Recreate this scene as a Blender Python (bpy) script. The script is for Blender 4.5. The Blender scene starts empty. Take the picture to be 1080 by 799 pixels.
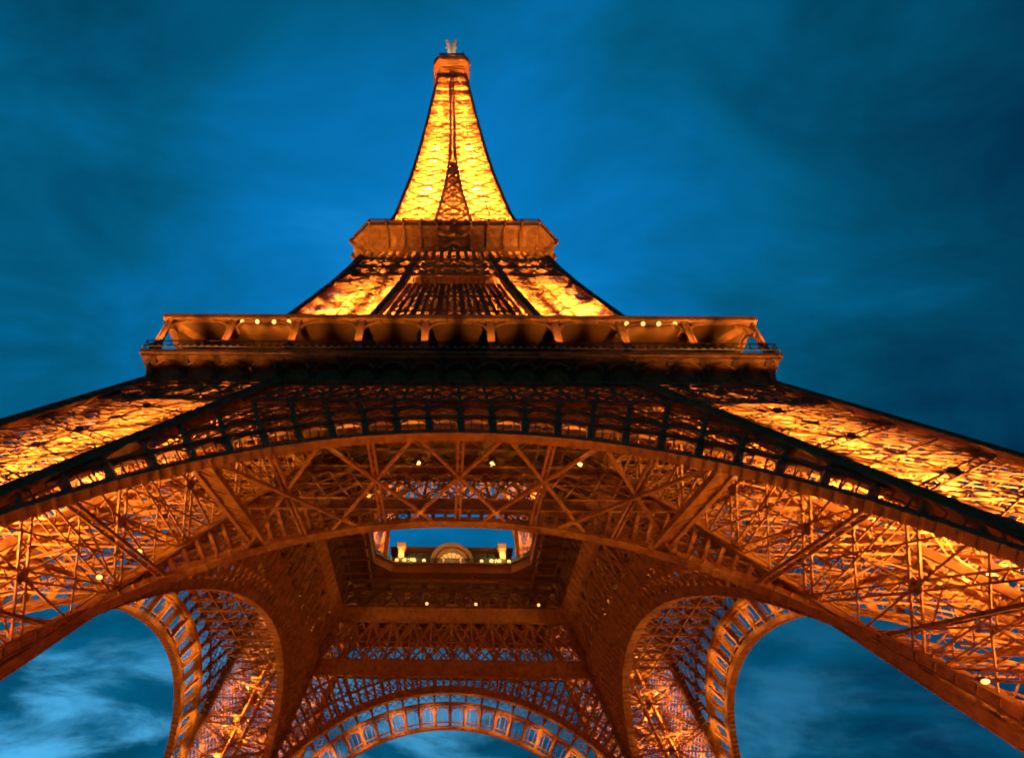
import bpy, math, random
import numpy as np
from mathutils import Vector, Matrix

R = math.radians
rng = random.Random(7)
scene = bpy.context.scene
col = scene.collection

# ------------------------------------------------------------------ camera
CAM = Vector((-1.49, -82.64, 1.6))
PITCH, YAW, ROLL = 41.74, 1.21, 1.29
cam_d = bpy.data.cameras.new('camera')
cam = bpy.data.objects.new('camera', cam_d)
col.objects.link(cam)
cam.location = CAM
cam.rotation_euler = (Matrix.Rotation(R(YAW), 3, 'Z') @ Matrix.Rotation(R(90 + PITCH), 3, 'X') @ Matrix.Rotation(R(ROLL), 3, 'Z')).to_euler()
cam_d.sensor_width = 36.0
cam_d.lens = 626.9 / 1080 * 36.0
cam_d.shift_x = (540 - 459.4) / 1080.0
cam_d.shift_y = (468.4 - 399.5) / 1080.0
cam_d.clip_start = 0.1
cam_d.clip_end = 6000
scene.camera = cam

# ------------------------------------------------------------------ world: blue hour sky
world = bpy.data.worlds.new('World')
scene.world = world
world.use_nodes = True
nt = world.node_tree
nt.nodes.clear()


def N(tree, kind, **kw):
    n = tree.nodes.new(kind)
    for k, v in kw.items():
        setattr(n, k, v)
    return n


def mth(tree, op, a, b=None, clamp=False):
    n = N(tree, 'ShaderNodeMath', operation=op, use_clamp=clamp)
    for i, x in enumerate((a, b)):
        if x is None:
            continue
        if isinstance(x, (int, float)):
            n.inputs[i].default_value = x
        else:
            tree.links.new(x, n.inputs[i])
    return n.outputs[0]


def ramp(tree, fac, stops):
    n = N(tree, 'ShaderNodeValToRGB')
    e = n.color_ramp.elements
    e[0].position, e[0].color = stops[0][0], (*stops[0][1], 1)
    e[1].position, e[1].color = stops[-1][0], (*stops[-1][1], 1)
    for p, c in stops[1:-1]:
        k = e.new(p)
        k.color = (*c, 1)
    tree.links.new(fac, n.inputs[0])
    return n.outputs[0]


out = N(nt, 'ShaderNodeOutputWorld')
bg = N(nt, 'ShaderNodeBackground')
sky = N(nt, 'ShaderNodeTexSky', sky_type='NISHITA')
sky.sun_disc = False
sky.sun_elevation = R(1.0)
sky.sun_rotation = R(200)
sky.ozone_density = 8.0
sky.dust_density = 0.2
tc = N(nt, 'ShaderNodeTexCoord')
vec = tc.outputs['Generated']
sep = N(nt, 'ShaderNodeSeparateXYZ')
nt.links.new(vec, sep.inputs[0])


zz = mth(nt, 'ADD', mth(nt, 'MAXIMUM', sep.outputs['Z'], 0.0), 0.22)
com = N(nt, 'ShaderNodeCombineXYZ')
nt.links.new(mth(nt, 'DIVIDE', sep.outputs['X'], zz), com.inputs[0])
nt.links.new(mth(nt, 'DIVIDE', sep.outputs['Y'], zz), com.inputs[1])
layer = com.outputs[0]           # the cloud deck seen in perspective


def cloud(scale, stretch, detail, rough, off, dist=0.0):
    m = N(nt, 'ShaderNodeMapping')
    m.inputs['Scale'].default_value = stretch
    m.inputs['Location'].default_value = off
    nt.links.new(layer, m.inputs[0])
    n = N(nt, 'ShaderNodeTexNoise')
    n.inputs['Scale'].default_value = scale
    n.inputs['Detail'].default_value = detail
    n.inputs['Roughness'].default_value = rough
    n.inputs['Distortion'].default_value = dist
    nt.links.new(m.outputs[0], n.inputs['Vector'])
    return n.outputs['Fac']


broad = cloud(1.5, (1, 1, 1), 3, 0.5, (0.4, 0.2, 1.3), 0.5)
streak = cloud(3.6, (0.75, 1.3, 1), 6, 0.58, (3.1, 1.2, 0.5), 0.5)
wisp = cloud(2.3, (0.8, 1.15, 1), 7, 0.6, (-0.188, 3.488, 2.2), 0.35)
# afterglow: brightest in the haze high over the city centre, darker towards the east
gl = N(nt, 'ShaderNodeVectorMath', operation='DOT_PRODUCT')
nt.links.new(vec, gl.inputs[0])
gl.inputs[1].default_value = Vector((0.045, 0.559, 0.828)).normalized()
glow = mth(nt, 'POWER', mth(nt, 'MAXIMUM', gl.outputs['Value'], 0.0), 8.0)
tone = mth(nt, 'ADD', mth(nt, 'MULTIPLY', glow, 0.56),
           mth(nt, 'ADD', mth(nt, 'MULTIPLY', mth(nt, 'SUBTRACT', broad, 0.5), 0.4),
               mth(nt, 'MULTIPLY', mth(nt, 'SUBTRACT', streak, 0.5), 0.75)))
tone = mth(nt, 'ADD', tone, mth(nt, 'MULTIPLY', sep.outputs['X'], -0.16))
back = mth(nt, 'MINIMUM', sep.outputs['Y'], 0.0)          # the sky behind the camera is already night
tone = mth(nt, 'ADD', tone, mth(nt, 'MULTIPLY', back, 1.3))
tone = mth(nt, 'ADD', tone, 0.25, clamp=True)
base = ramp(nt, tone, [(0.0, (0.0004, 0.016, 0.050)), (0.25, (0.0006, 0.060, 0.125)),
                       (0.45, (0.0008, 0.105, 0.225)), (0.75, (0.002, 0.18, 0.50)), (1.0, (0.01, 0.28, 0.72))])
# bright wisps low in the sky
low = N(nt, 'ShaderNodeMapRange')
low.inputs['From Min'].default_value = 0.44
low.inputs['From Max'].default_value = 0.27
nt.links.new(sep.outputs['Z'], low.inputs['Value'])
wf = N(nt, 'ShaderNodeMapRange', interpolation_type='SMOOTHSTEP')
wf.inputs['From Min'].default_value = 0.47
wf.inputs['From Max'].default_value = 0.68
nt.links.new(wisp, wf.inputs['Value'])
wside = mth(nt, 'ADD', mth(nt, 'MULTIPLY', sep.outputs['X'], -0.6), 0.45, clamp=True)
wfac = mth(nt, 'MULTIPLY', mth(nt, 'MULTIPLY', low.outputs[0], wside), wf.outputs[0], clamp=True)
mix = N(nt, 'ShaderNodeMixRGB', blend_type='MIX')
nt.links.new(wfac, mix.inputs[0])
nt.links.new(base, mix.inputs[1])
mix.inputs[2].default_value = (0.10, 0.55, 1.0, 1)
# a little of the physical sky on top
add = N(nt, 'ShaderNodeMixRGB', blend_type='ADD')
add.inputs[0].default_value = 0.004
nt.links.new(mix.outputs[0], add.inputs[1])
nt.links.new(sky.outputs[0], add.inputs[2])
nt.links.new(add.outputs[0], bg.inputs['Color'])
bg.inputs['Strength'].default_value = 1.0
nt.links.new(bg.outputs[0], out.inputs['Surface'])

# the sun has set: only a trace of it is left
sd = bpy.data.lights.new('sun', 'SUN')
sd.energy = 0.01
sd.angle = R(10)
sd.color = (0.6, 0.75, 1.0)
so = bpy.data.objects.new('sun', sd)
so.rotation_euler = (R(89), 0, R(20))
col.objects.link(so)

scene.view_settings.view_transform = 'Standard'
scene.view_settings.look = 'None'
scene.view_settings.gamma = 1.0
scene.view_settings.use_curve_mapping = False
scene.view_settings.exposure = 0.0
scene.render.engine = 'CYCLES'
scene.cycles.use_denoising = True
scene.cycles.max_bounces = 4
scene.cycles.diffuse_bounces = 3
scene.cycles.glossy_bounces = 2
scene.cycles.transmission_bounces = 2
scene.cycles.sample_clamp_indirect = 6.0
scene.cycles.filter_width = 2.0
scene.cycles.use_light_tree = True

LAMP = (1.0, 0.45, 0.085)      # sodium light


# ------------------------------------------------------------------ materials
def material(name, c1, c2, rough=0.6, scale=0.35, metal=0.0, bump=0.0):
    m = bpy.data.materials.new(name)
    m.use_nodes = True
    t = m.node_tree
    p = t.nodes['Principled BSDF']
    g = N(t, 'ShaderNodeNewGeometry')
    n = N(t, 'ShaderNodeTexNoise')
    n.inputs['Scale'].default_value = scale
    n.inputs['Detail'].default_value = 6
    n.inputs['Roughness'].default_value = 0.65
    t.links.new(g.outputs['Position'], n.inputs['Vector'])
    c = ramp(t, n.outputs['Fac'], [(0.3, c1), (0.7, c2)])
    t.links.new(c, p.inputs['Base Color'])
    p.inputs['Roughness'].default_value = rough
    p.inputs['Specular IOR Level'].default_value = 0.25
    p.inputs['Metallic'].default_value = metal
    if bump:
        b = N(t, 'ShaderNodeBump')
        b.inputs['Strength'].default_value = bump
        t.links.new(n.outputs['Fac'], b.inputs['Height'])
        t.links.new(b.outputs[0], p.inputs['Normal'])
    return m


def emitter(name, c, s):
    m = bpy.data.materials.new(name)
    m.use_nodes = True
    p = m.node_tree.nodes['Principled BSDF']
    p.inputs['Base Color'].default_value = (0.8, 0.8, 0.8, 1)
    p.inputs['Emission Color'].default_value = (*c, 1)
    p.inputs['Emission Strength'].default_value = s
    return m


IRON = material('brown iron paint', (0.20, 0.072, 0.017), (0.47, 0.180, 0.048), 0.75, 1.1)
IRON_SHADED = material('shaded brown iron paint', (0.11, 0.042, 0.012), (0.18, 0.072, 0.022), 0.75, 0.5)  # darker copy of the iron paint, with shade put into its colour
DECK = material('deck planks', (0.12, 0.08, 0.05), (0.2, 0.13, 0.08), 0.7, 0.6)
STONE = material('pale masonry', (0.30, 0.27, 0.22), (0.42, 0.38, 0.31), 0.85, 0.8, bump=0.3)
GRAVEL = material('sandy gravel', (0.16, 0.13, 0.10), (0.26, 0.22, 0.17), 0.95, 3.0, bump=0.4)
WHITE = material('pale painted metal', (0.62, 0.55, 0.48), (0.75, 0.68, 0.6), 0.5, 0.8)
BLACKM = material('black lamp housing', (0.03, 0.028, 0.025), (0.05, 0.045, 0.04), 0.5, 2)
BULB = emitter('sodium lamp glass', (1.0, 0.48, 0.10), 2.0)
BULB_SOFT = emitter('soft lamp glass', (1.0, 0.52, 0.12), 1.7)
WINDOW = emitter('lit restaurant window', (1.0, 0.42, 0.08), 0.75)
CREAM = material('cream painted metal', (0.34, 0.24, 0.16), (0.46, 0.33, 0.22), 0.6, 0.8)
GLASS = bpy.data.materials.new('blue glass')
GLASS.use_nodes = True
_p = GLASS.node_tree.nodes['Principled BSDF']
_p.inputs['Base Color'].default_value = (0.06, 0.10, 0.12, 1)
_p.inputs['Roughness'].default_value = 0.08
_p.inputs['Alpha'].default_value = 0.55


# ------------------------------------------------------------------ mesh builder
def V3(x):
    return np.array(x, float)


class MB:
    def __init__(s):
        s.a, s.b, s.w, s.h, s.n = [], [], [], [], []
        s.v, s.f, s.nv = [], [], 0

    def bar(s, a, b, w, h=None, n=(0, 0, 1)):
        """one square-edged iron bar; w lies across n, h along n; a hair of variation keeps crossing bars off one plane"""
        h = w if h is None else h
        a = V3(a); b = V3(b)
        if np.linalg.norm(b - a) < 1e-4:
            return
        n = V3(n)
        j = rng.uniform(-0.012, 0.012)
        a = a + n * j; b = b + n * j
        s.a.append(a); s.b.append(b)
        s.w.append(w * rng.uniform(0.95, 1.05)); s.h.append(h * rng.uniform(0.94, 1.06)); s.n.append(n)

    def path(s, pts, w, h=None, n=None):
        for p, q in zip(pts[:-1], pts[1:]):
            nn = n(p) if callable(n) else (n if n is not None else (0, 0, 1))
            s.bar(p, q, w, h, nn)

    def lace(s, a, b, width, n, t=0.16, pitch=None, depth=None):
        """two flanges joined by zigzag lacing"""
        a = V3(a); b = V3(b); n = V3(n)
        d = b - a; L = np.linalg.norm(d)
        if L < 0.3:
            return
        d = d / L
        c = np.cross(n, d); c /= max(1e-6, np.linalg.norm(c))
        o = c * (width / 2 - t / 2)
        dp = depth or t * 1.6
        s.bar(a + o, b + o, t, dp, n); s.bar(a - o, b - o, t, dp, n)
        k = max(2, int(round(L / (pitch or width * 1.1))))
        for i in range(k):
            p = a + d * (L * i / k); q = a + d * (L * (i + 1) / k)
            sg = 1 if i % 2 else -1
            s.bar(p + o * sg, q - o * sg, t * 0.62, t * 0.7, n)

    def add(s, verts, faces):
        verts = np.array(verts, float)
        s.v.append(verts)
        s.f += [tuple(i + s.nv for i in f) for f in faces]
        s.nv += len(verts)

    def box(s, lo, hi):
        x0, y0, z0 = lo; x1, y1, z1 = hi
        s.add([(x0, y0, z0), (x1, y0, z0), (x1, y1, z0), (x0, y1, z0),
               (x0, y0, z1), (x1, y0, z1), (x1, y1, z1), (x0, y1, z1)],
              [(0, 3, 2, 1), (4, 5, 6, 7), (0, 1, 5, 4), (1, 2, 6, 5), (2, 3, 7, 6), (3, 0, 4, 7)])

    def loft(s, rings, close=True, caps=True):
        """rings: list of equal-length point loops"""
        k = len(rings[0]); v = [p for r in rings for p in r]; f = []
        for i in range(len(rings) - 1):
            for j in range(k if close else k - 1):
                j2 = (j + 1) % k
                f.append((i * k + j, i * k + j2, (i + 1) * k + j2, (i + 1) * k + j))
        if caps:
            f.append(tuple(reversed(range(k))))
            f.append(tuple((len(rings) - 1) * k + j for j in range(k)))
        s.add(v, f)

    def build(s, name, mat, parent=None):
        verts, faces = [], []
        if s.a:
            A = np.array(s.a); B = np.array(s.b); W = np.array(s.w)[:, None] / 2; H = np.array(s.h)[:, None] / 2
            D = B - A; D /= np.linalg.norm(D, axis=1)[:, None]
            Nn = np.array(s.n); Nn = Nn - D * (Nn * D).sum(1)[:, None]
            ln = np.linalg.norm(Nn, axis=1)
            bad = ln < 0.05
            if bad.any():
                alt = np.where(np.abs(D[bad][:, :1]) < 0.7, np.array([[1., 0, 0]]), np.array([[0, 1., 0]]))
                Nn[bad] = alt - D[bad] * (alt * D[bad]).sum(1)[:, None]
                ln = np.linalg.norm(Nn, axis=1)
            Nn /= ln[:, None]
            C = np.cross(D, Nn)
            P = np.stack([A - C * W - Nn * H, A + C * W - Nn * H, A + C * W + Nn * H, A - C * W + Nn * H,
                          B - C * W - Nn * H, B + C * W - Nn * H, B + C * W + Nn * H, B - C * W + Nn * H], 1)
            verts = P.reshape(-1, 3)
            q = np.array([(0, 3, 2, 1), (4, 5, 6, 7), (0, 1, 5, 4), (1, 2, 6, 5), (2, 3, 7, 6), (3, 0, 4, 7)])
            faces = (q[None] + 8 * np.arange(len(A))[:, None, None]).reshape(-1, 4).tolist()
        nb = len(verts)
        allv = np.concatenate([np.array(verts).reshape(-1, 3)] + s.v) if (nb or s.v) else np.zeros((0, 3))
        allf = list(faces) + [tuple(i + nb for i in f) for f in s.f]
        me = bpy.data.meshes.new(name)
        me.from_pydata(allv.tolist(), [], allf)
        me.update()
        me.materials.append(mat)
        o = bpy.data.objects.new(name, me)
        col.objects.link(o)
        if parent:
            o.parent = parent
        return o


def copy_tree(o, parent=None):
    c = o.copy()
    col.objects.link(c)
    if parent:
        c.parent = parent
    for ch in list(o.children):
        copy_tree(ch, c)
    return c


def four(part, parent):
    for k in (1, 2, 3):
        c = copy_tree(part, parent)
        c.rotation_euler = (0, 0, k * math.pi / 2)


def thing(name, label, cat, loc=(0, 0, 0), group=None):
    o = bpy.data.objects.new(name, None)
    o.location = loc
    col.objects.link(o)
    o['label'] = label; o['category'] = cat
    if group:
        o['group'] = group
    return o


def tag(o, label, cat, group=None):
    o['label'] = label; o['category'] = cat
    if group:
        o['group'] = group
    return o


# ------------------------------------------------------------------ ground
g = MB()
g.add([(-2500, -2500, 0), (2500, -2500, 0), (2500, 2500, 0), (-2500, 2500, 0)], [(0, 1, 2, 3)])
ground = g.build('ground', GRAVEL)
ground['kind'] = 'structure'

# ------------------------------------------------------------------ tower profile (metres)
PZ = [0, 57, 64, 80, 99, 108.6, 117, 133, 146, 163, 185, 211, 233, 276]
PW = [61.7, 33.8, 31.0, 25.6, 20.6, 18.6, 16.9, 13.8, 12.6, 11.0, 9.5, 8.0, 6.9, 4.7]
VZ = [0, 57, 64, 81.6, 94.6, 109, 118, 136, 155, 176, 276]
VV = [45.2, 18.6, 16.6, 12.3, 9.6, 7.2, 5.8, 3.8, 2.0, 0.8, 0.6]


def w(z): return float(np.interp(z, PZ, PW))
def v(z): return float(np.interp(z, VZ, VV))


tower = thing('iron_tower', 'tall floodlit lattice iron tower on four arched legs against blue dusk sky', 'tower')


def girder(mb, pts, size, n):
    """box girder with cover plates and edge flanges"""
    n = V3(n)
    for p, q in zip(pts[:-1], pts[1:]):
        p = V3(p); q = V3(q)
        mb.bar(p, q, size, size, n)
        d = q - p; L = np.linalg.norm(d); d /= L
        c = np.cross(d, n); c /= np.linalg.norm(c)
        m2 = np.cross(c, d)
        for i in (-1, 1):
            for j in (-1, 1):
                o = c * i * size * 0.5 + m2 * j * size * 0.5
                mb.bar(p + o, q + o, size * 0.2, size * 0.2, n)
        k = max(1, int(L / (size * 2.2)))
        for i in range(k):
            t = p + d * (L * (i + 0.5) / k)
            mb.bar(t - d * size * 0.14, t + d * size * 0.14, size * 1.08, size * 1.08, n)


def infill(mb, a0, b0, a1, b1, n, k, t):
    """fine crossed bars filling a panel"""
    P = lambda u, q: (a0 * (1 - u) + b0 * u) * (1 - q) + (a1 * (1 - u) + b1 * u) * q
    for i in range(-k + 1, k):
        u0, u1 = i / k, i / k + 1
        q0, q1 = 0.0, 1.0
        if u0 < 0: q0 = -u0; u0 = 0
        if u1 > 1: q1 = 1 - (u1 - 1); u1 = 1
        if q1 - q0 > 0.06:
            mb.bar(P(u0, q0), P(u1, q1), t, t, n)
            mb.bar(P(1 - u0, q0), P(1 - u1, q1), t, t, n)


def face_panels(mb, cA, cB, zs, n, lw, t, sub=True, hz=True, fill=0, ft=0.1):
    """X-braced panels between corner lines cA(z), cB(z)"""
    n = V3(n)
    for z0, z1 in zip(zs[:-1], zs[1:]):
        a0, b0, a1, b1 = V3(cA(z0)), V3(cB(z0)), V3(cA(z1)), V3(cB(z1))
        mb.lace(a0, b1, lw, n, t); mb.lace(b0, a1, lw, n, t)
        if hz:
            mb.lace(a1, b1, lw * 1.15, n, t)
        if fill:
            infill(mb, a0 - n * .2, b0 - n * .2, a1 - n * .2, b1 - n * .2, n, fill, ft)
        if sub:
            am, bm, cm = (a0 + a1) / 2, (b0 + b1) / 2, (a0 + a1 + b0 + b1) / 4
            mb.bar(am, bm, t * 1.3, t, n)
            tm, lm = (a1 + b1) / 2, (a0 + b0) / 2
            for p, q in ((am, tm), (tm, bm), (bm, lm), (lm, am)):
                mb.bar(p, q, t, t * 0.9, n)
            mb.bar(lm, tm, t, t * 0.9, n)
            # gusset plates
            mb.bar(cm - V3((0, 0, lw * 0.7)), cm + V3((0, 0, lw * 0.7)), lw * 0.8, t * 0.5, n)


# ---- legs: built for the corner +x, -y and turned round the axis
def leg_part(name, zs, gsize, lw, t, lift=True, fill=5, ft=0.13):
    oo = lambda z: (w(z), -w(z), z)
    oi = lambda z: (w(z), -v(z), z)
    io = lambda z: (v(z), -w(z), z)
    ii = lambda z: (v(z), -v(z), z)
    core = MB()
    # floors of bars across the leg and space bracing
    for k, z in enumerate(zs):
        if k == 0:
            continue
        P = [V3(f(z)) for f in (oo, oi, ii, io)]
        core.lace(P[0], P[2], lw * 0.7, (0, 0, 1), t); core.lace(P[1], P[3], lw * 0.7, (0, 0, 1), t)
        for m in range(1, 10):
            u = m / 10
            core.bar(P[0] * (1 - u) + P[1] * u, P[3] * (1 - u) + P[2] * u, t * 0.55, t * 1.2)
            core.bar(P[0] * (1 - u) + P[3] * u, P[1] * (1 - u) + P[2] * u, t * 0.55, t * 1.2)
        z0 = zs[k - 1]
        Q = [V3(f(z0)) for f in (oo, oi, ii, io)]
        cen = sum(P) / 4; cq = sum(Q) / 4
        for c in range(4):
            core.bar(Q[c], cen, t * 1.1, t * 1.1, (0.3, 0.4, 0.2))
            core.bar(cq, (P[c] + P[(c + 1) % 4]) / 2, t * 1.0, t * 1.0, (0.3, 0.4, 0.2))
    o = core.build(name, IRON, tower)
    for f, n in ((oo, (1, 0, 0)), (oi, (1, 0, 0)), (io, (0, -1, 0)), (ii, (1, 0, 0))):
        m = MB()
        girder(m, [f(z) for z in zs], gsize, n)
        m.build('corner_girder', IRON, o)
    for (cA, cB, n, fk) in ((oo, io, (0, -0.9, 0.45), fill), (oo, oi, (0.9, 0, 0.45), fill), (oi, ii, (0, 0.9, -0.45), 0), (io, ii, (-0.9, 0, -0.45), 0)):
        m = MB()
        face_panels(m, cA, cB, zs, n, lw, t, fill=fk, ft=ft)
        m.build('face_lattice', IRON, o)
    if lift:
        m = MB()
        mid = lambda z, a, b: V3((v(z) + (w(z) - v(z)) * a, -(v(z) + (w(z) - v(z)) * b), z))
        for (a, b) in ((0.30, 0.55), (0.55, 0.30), (0.42, 0.72), (0.72, 0.42)):
            m.path([mid(z, a, b) for z in zs], 0.55, 0.7, (0.5, -0.5, 0.6))
        nst = int((zs[-1] - zs[0]) / 0.9)
        for i in range(nst):
            z = zs[0] + (zs[-1] - zs[0]) * i / nst
            m.bar(mid(z, 0.30, 0.55), mid(z, 0.55, 0.30), 0.22, 0.22)
            if i % 2:
                m.bar(mid(z, 0.42, 0.72), mid(z, 0.72, 0.42), 0.22, 0.22)
        m.build('lift_track', IRON, o)
        m = MB()
        nst = int((zs[-1] - zs[0]) / 3.0)
        for i in range(nst):
            z0 = zs[0] + (zs[-1] - zs[0]) * i / nst; z1 = zs[0] + (zs[-1] - zs[0]) * (i + 1) / nst
            a, b = (0.78, 0.88) if i % 2 else (0.88, 0.62)
            a2, b2 = (0.88, 0.62) if i % 2 else (0.78, 0.88)
            p, q = mid(z0, a, b), mid(z1, a2, b2)
            m.bar(p, q, 1.2, 0.25, (0, 0, 1))
            for h in (0.5, 1.0):
                m.bar(p + V3((0.5, -0.3, h)), q + V3((0.5, -0.3, h)), 0.06, 0.06)
                m.bar(p + V3((-0.5, 0.3, h)), q + V3((-0.5, 0.3, h)), 0.06, 0.06)
            m.bar(q + V3((-1.0, 0, 0)), q + V3((1.0, 0, 0)), 1.6, 0.12, (0, 0, 1))
        m.build('staircase', IRON, o)
    return o


zs_low = [1.5, 11, 20, 28, 35, 41.5, 47.5, 53.5]
leg = leg_part('leg', zs_low, 1.05, 0.9, 0.135, fill=7, ft=0.075)
for f in (lambda: (w(0), -w(0)), lambda: (w(0), -v(0)), lambda: (v(0), -w(0)), lambda: (v(0), -v(0))):
    x, y = f()
    m = MB()
    m.loft([[(x - a, y - a, z), (x + a, y - a, z), (x + a, y + a, z), (x - a, y + a, z)] for a, z in ((2.6, 0), (2.6, 0.7), (2.2, 0.75), (1.7, 2.3))])
    m.build('footing', STONE, leg)
four(leg, tower)

zs_up = [63.5, 71, 79, 87, 95, 102.5, 109.5]
up = leg_part('upper_leg', zs_up, 0.95, 0.75, 0.13, fill=6, ft=0.085)
four(up, tower)

# ---- arch: outer ring with panels, inner rib, soffit bracing, spandrels (built for the front, turned for the other sides)
RO, CO = 40.5, -2.5          # outer intrados
RE = 45.0                    # outer extrados
RI, CI = 44.7, -5.2          # inner rib
ZC1, ZC2 = 42.0, 44.4        # inner lower chord
ZG = 46.6                    # outer girder underside


def pout(th, r, dn=0.0):
    z = CO + r * math.cos(th); s_ = r * math.sin(th)
    return V3((s_, -(w(z) + dn), z))


def pinn(th, r, dn=0.0):
    z = CI + r * math.cos(th); s_ = r * math.sin(th)
    return V3((s_, -(v(z) + dn), z))


NO = V3((0, -0.89, -0.45))      # outward normal of the leaning faces


def plate_arc(mb, fn, r0, r1, d0, d1, th0, th1, k):
    """curved plate of rectangular section along an arch"""
    rings = []
    for i in range(k + 1):
        th = th0 + (th1 - th0) * i / k
        rings.append([fn(th, r0, d0), fn(th, r1, d0), fn(th, r1, d1), fn(th, r0, d1)])
    mb.loft(rings)


TH = R(76)
m = MB()
plate_arc(m, pout, RO, RO + 0.55, -0.75, 0.35, -TH, TH, 96)
for i in range(112):
    th = -TH + 2 * TH * (i + .5) / 112
    p = pout(th, RO - .02)
    wd = 0.22 if i % 4 else 0.5
    tdir = pout(th + .002, RO - .02) - p; tdir /= np.linalg.norm(tdir)
    m.bar(p - tdir * wd / 2 + V3((0, .2, 0)), p + tdir * wd / 2 + V3((0, .2, 0)), 1.16, 0.09, (-math.sin(th), 0, -math.cos(th)))
arch = m.build('arch', IRON, tower)
# ring panels between intrados and extrados
m = MB()
plate_arc(m, pout, RE - 0.55, RE, -0.6, 0.3, -TH, TH, 96)
plate_arc(m, pout, RO + 1.15, RO + 1.33, -0.3, 0.1, -TH, TH, 96)
plate_arc(m, pout, RE - 0.95, RE - 0.8, -0.3, 0.1, -TH, TH, 96)
nb = 38
for i in range(nb + 1):
    th = -TH + 2 * TH * i / nb
    m.bar(pout(th, RO + 0.4), pout(th, RE - 0.3), 0.7, 0.3, NO)
    m.bar(pout(th, RO + 0.4, -.3), pout(th, RE - 0.3, -.3), 0.25, 0.7, NO)
    if i < nb:
        t2 = -TH + 2 * TH * (i + 1) / nb
        dt = t2 - th
        for u in (.33, .67):
            m.bar(pout(th + dt * u, RO + .5), pout(th + dt * u, RE - .5), 0.1, 0.1, NO)
        pts = [pout(th + dt * (.5 - .4 * math.cos(math.pi * k / 6)), RE - 1.7 + .9 * math.sin(math.pi * k / 6)) for k in range(7)]
        m.path(pts, 0.16, 0.2, NO)
m.build('ring_panels', IRON, arch)
# round-headed arcade over the ring
m = MB()
nb = 30
for i in range(nb + 1):
    th = -R(60) + 2 * R(60) * i / nb
    r = RE
    top = None
    while r < RE + 14:
        p = pout(th, r)
        if p[2] > ZG or abs(p[0]) > v(p[2]) - 0.2:
            break
        r += 0.1
    if r - RE > 0.4:
        m.bar(pout(th, RE - 0.1), pout(th, r), 0.36, 0.55, NO)
    if i < nb and r - RE > 1.5:
        t2 = -R(60) + 2 * R(60) * (i + 1) / nb
        half = (t2 - th) / 2 * (RE + 2)
        rr = min(RE + 2.3, r - 0.2) - half * 0.75
        pts = []
        for k in range(9):
            a = math.pi * k / 8
            pts.append(pout((th + t2) / 2 - math.cos(a) * half / (RE + 2) * 0.9, max(RE + .1, rr + math.sin(a) * half * 0.9)))
        m.path(pts, 0.28, 0.4, NO)
        k = 0
        while RE + .3 + (k + 1) * 1.15 < r:
            for u in (0, .5):
                ta, tb = th + (t2 - th) * u, th + (t2 - th) * (u + .5)
                ra, rb = RE + .3 + k * 1.15, RE + .3 + (k + 1) * 1.15
                m.bar(pout(ta, ra, -.5), pout(tb, rb, -.5), .12, .12, NO)
                m.bar(pout(tb, ra, -.5), pout(ta, rb, -.5), .12, .12, NO)
            k += 1
        if r - RE > 3:
            m.bar(pout(th, RE + 2.5), pout(t2, RE + 2.5), 0.3, 0.4, NO)
            for k in range(3):
                rk = RE + 2.6 + k * 1.6
                if rk + 1.6 < r:
                    m.bar(pout(th, rk), pout(t2, rk + 1.6), 0.14, 0.14, NO)
                    m.bar(pout(t2, rk), pout(th, rk + 1.6), 0.14, 0.14, NO)
m.build('arcade', IRON, arch)
# inner rib
m = MB()
plate_arc(m, pinn, RI, RI + 1.0, -0.45, 0.45, -R(74), R(74), 96)
plate_arc(m, pinn, RI - 0.12, RI + 0.02, -0.6, 0.6, -R(74), R(74), 96)
for i in range(90):
    th = -R(72) + 2 * R(72) * (i + .5) / 90
    p = pinn(th, RI - .14)
    tdir = pinn(th + .002, RI - .14) - p; tdir /= np.linalg.norm(tdir)
    wd = 0.22 if i % 3 else 0.5
    m.bar(p - tdir * wd / 2, p + tdir * wd / 2, 1.26, 0.09, (-math.sin(th), 0, -math.cos(th)))
    for dn in (-.47, .47):
        m.bar(pinn(th, RI + .1, dn), pinn(th, RI + .92, dn), 0.16, 0.08, NO)
m.build('inner_rib', IRON, arch)
# radial slats between inner rib and the lower chord / inner corner girder
m = MB()
nb = 70
tops = []
for i in range(nb + 1):
    th = -R(60) + 2 * R(60) * i / nb
    r = RI + 1.0
    while r < RI + 16:
        p = pinn(th, r)
        if p[2] > ZC1 or abs(p[0]) > v(p[2]) - 0.3:
            break
        r += 0.1
    if r - RI > 1.3:
        m.bar(pinn(th, RI + 0.8), pinn(th, r), 0.42, 0.5, NO)
    tops.append((th, r))
for (t1, r1), (t2, r2) in zip(tops[:-1], tops[1:]):
    for rr in (RI + 3.2, RI + 6.5, RI + 9.5):
        if r1 > rr and r2 > rr:
            m.bar(pinn(t1, rr), pinn(t2, rr), 0.3, 0.4, NO)
    if min(r1, r2) - RI > 2.4:
        for k in range(5):
            ra, rb = RI + 1.1 + k * 1.7, RI + 2.8 + k * 1.7
            if rb < min(r1, r2):
                m.bar(pinn(t1, ra), pinn(t2, rb), 0.13, 0.13, NO)
                m.bar(pinn(t2, ra), pinn(t1, rb), 0.13, 0.13, NO)
m.build('inner_spandrel', IRON, arch)
# soffit: struts and crossed ties between the outer ring and the inner rib


def so(s_):
    th = math.asin(s_ / RO)
    return pout(th, RO + 0.7)


def si(s_):
    th = math.asin(max(-0.95, min(0.95, s_ / RI)))
    return pinn(th, RI + 0.5)


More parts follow.
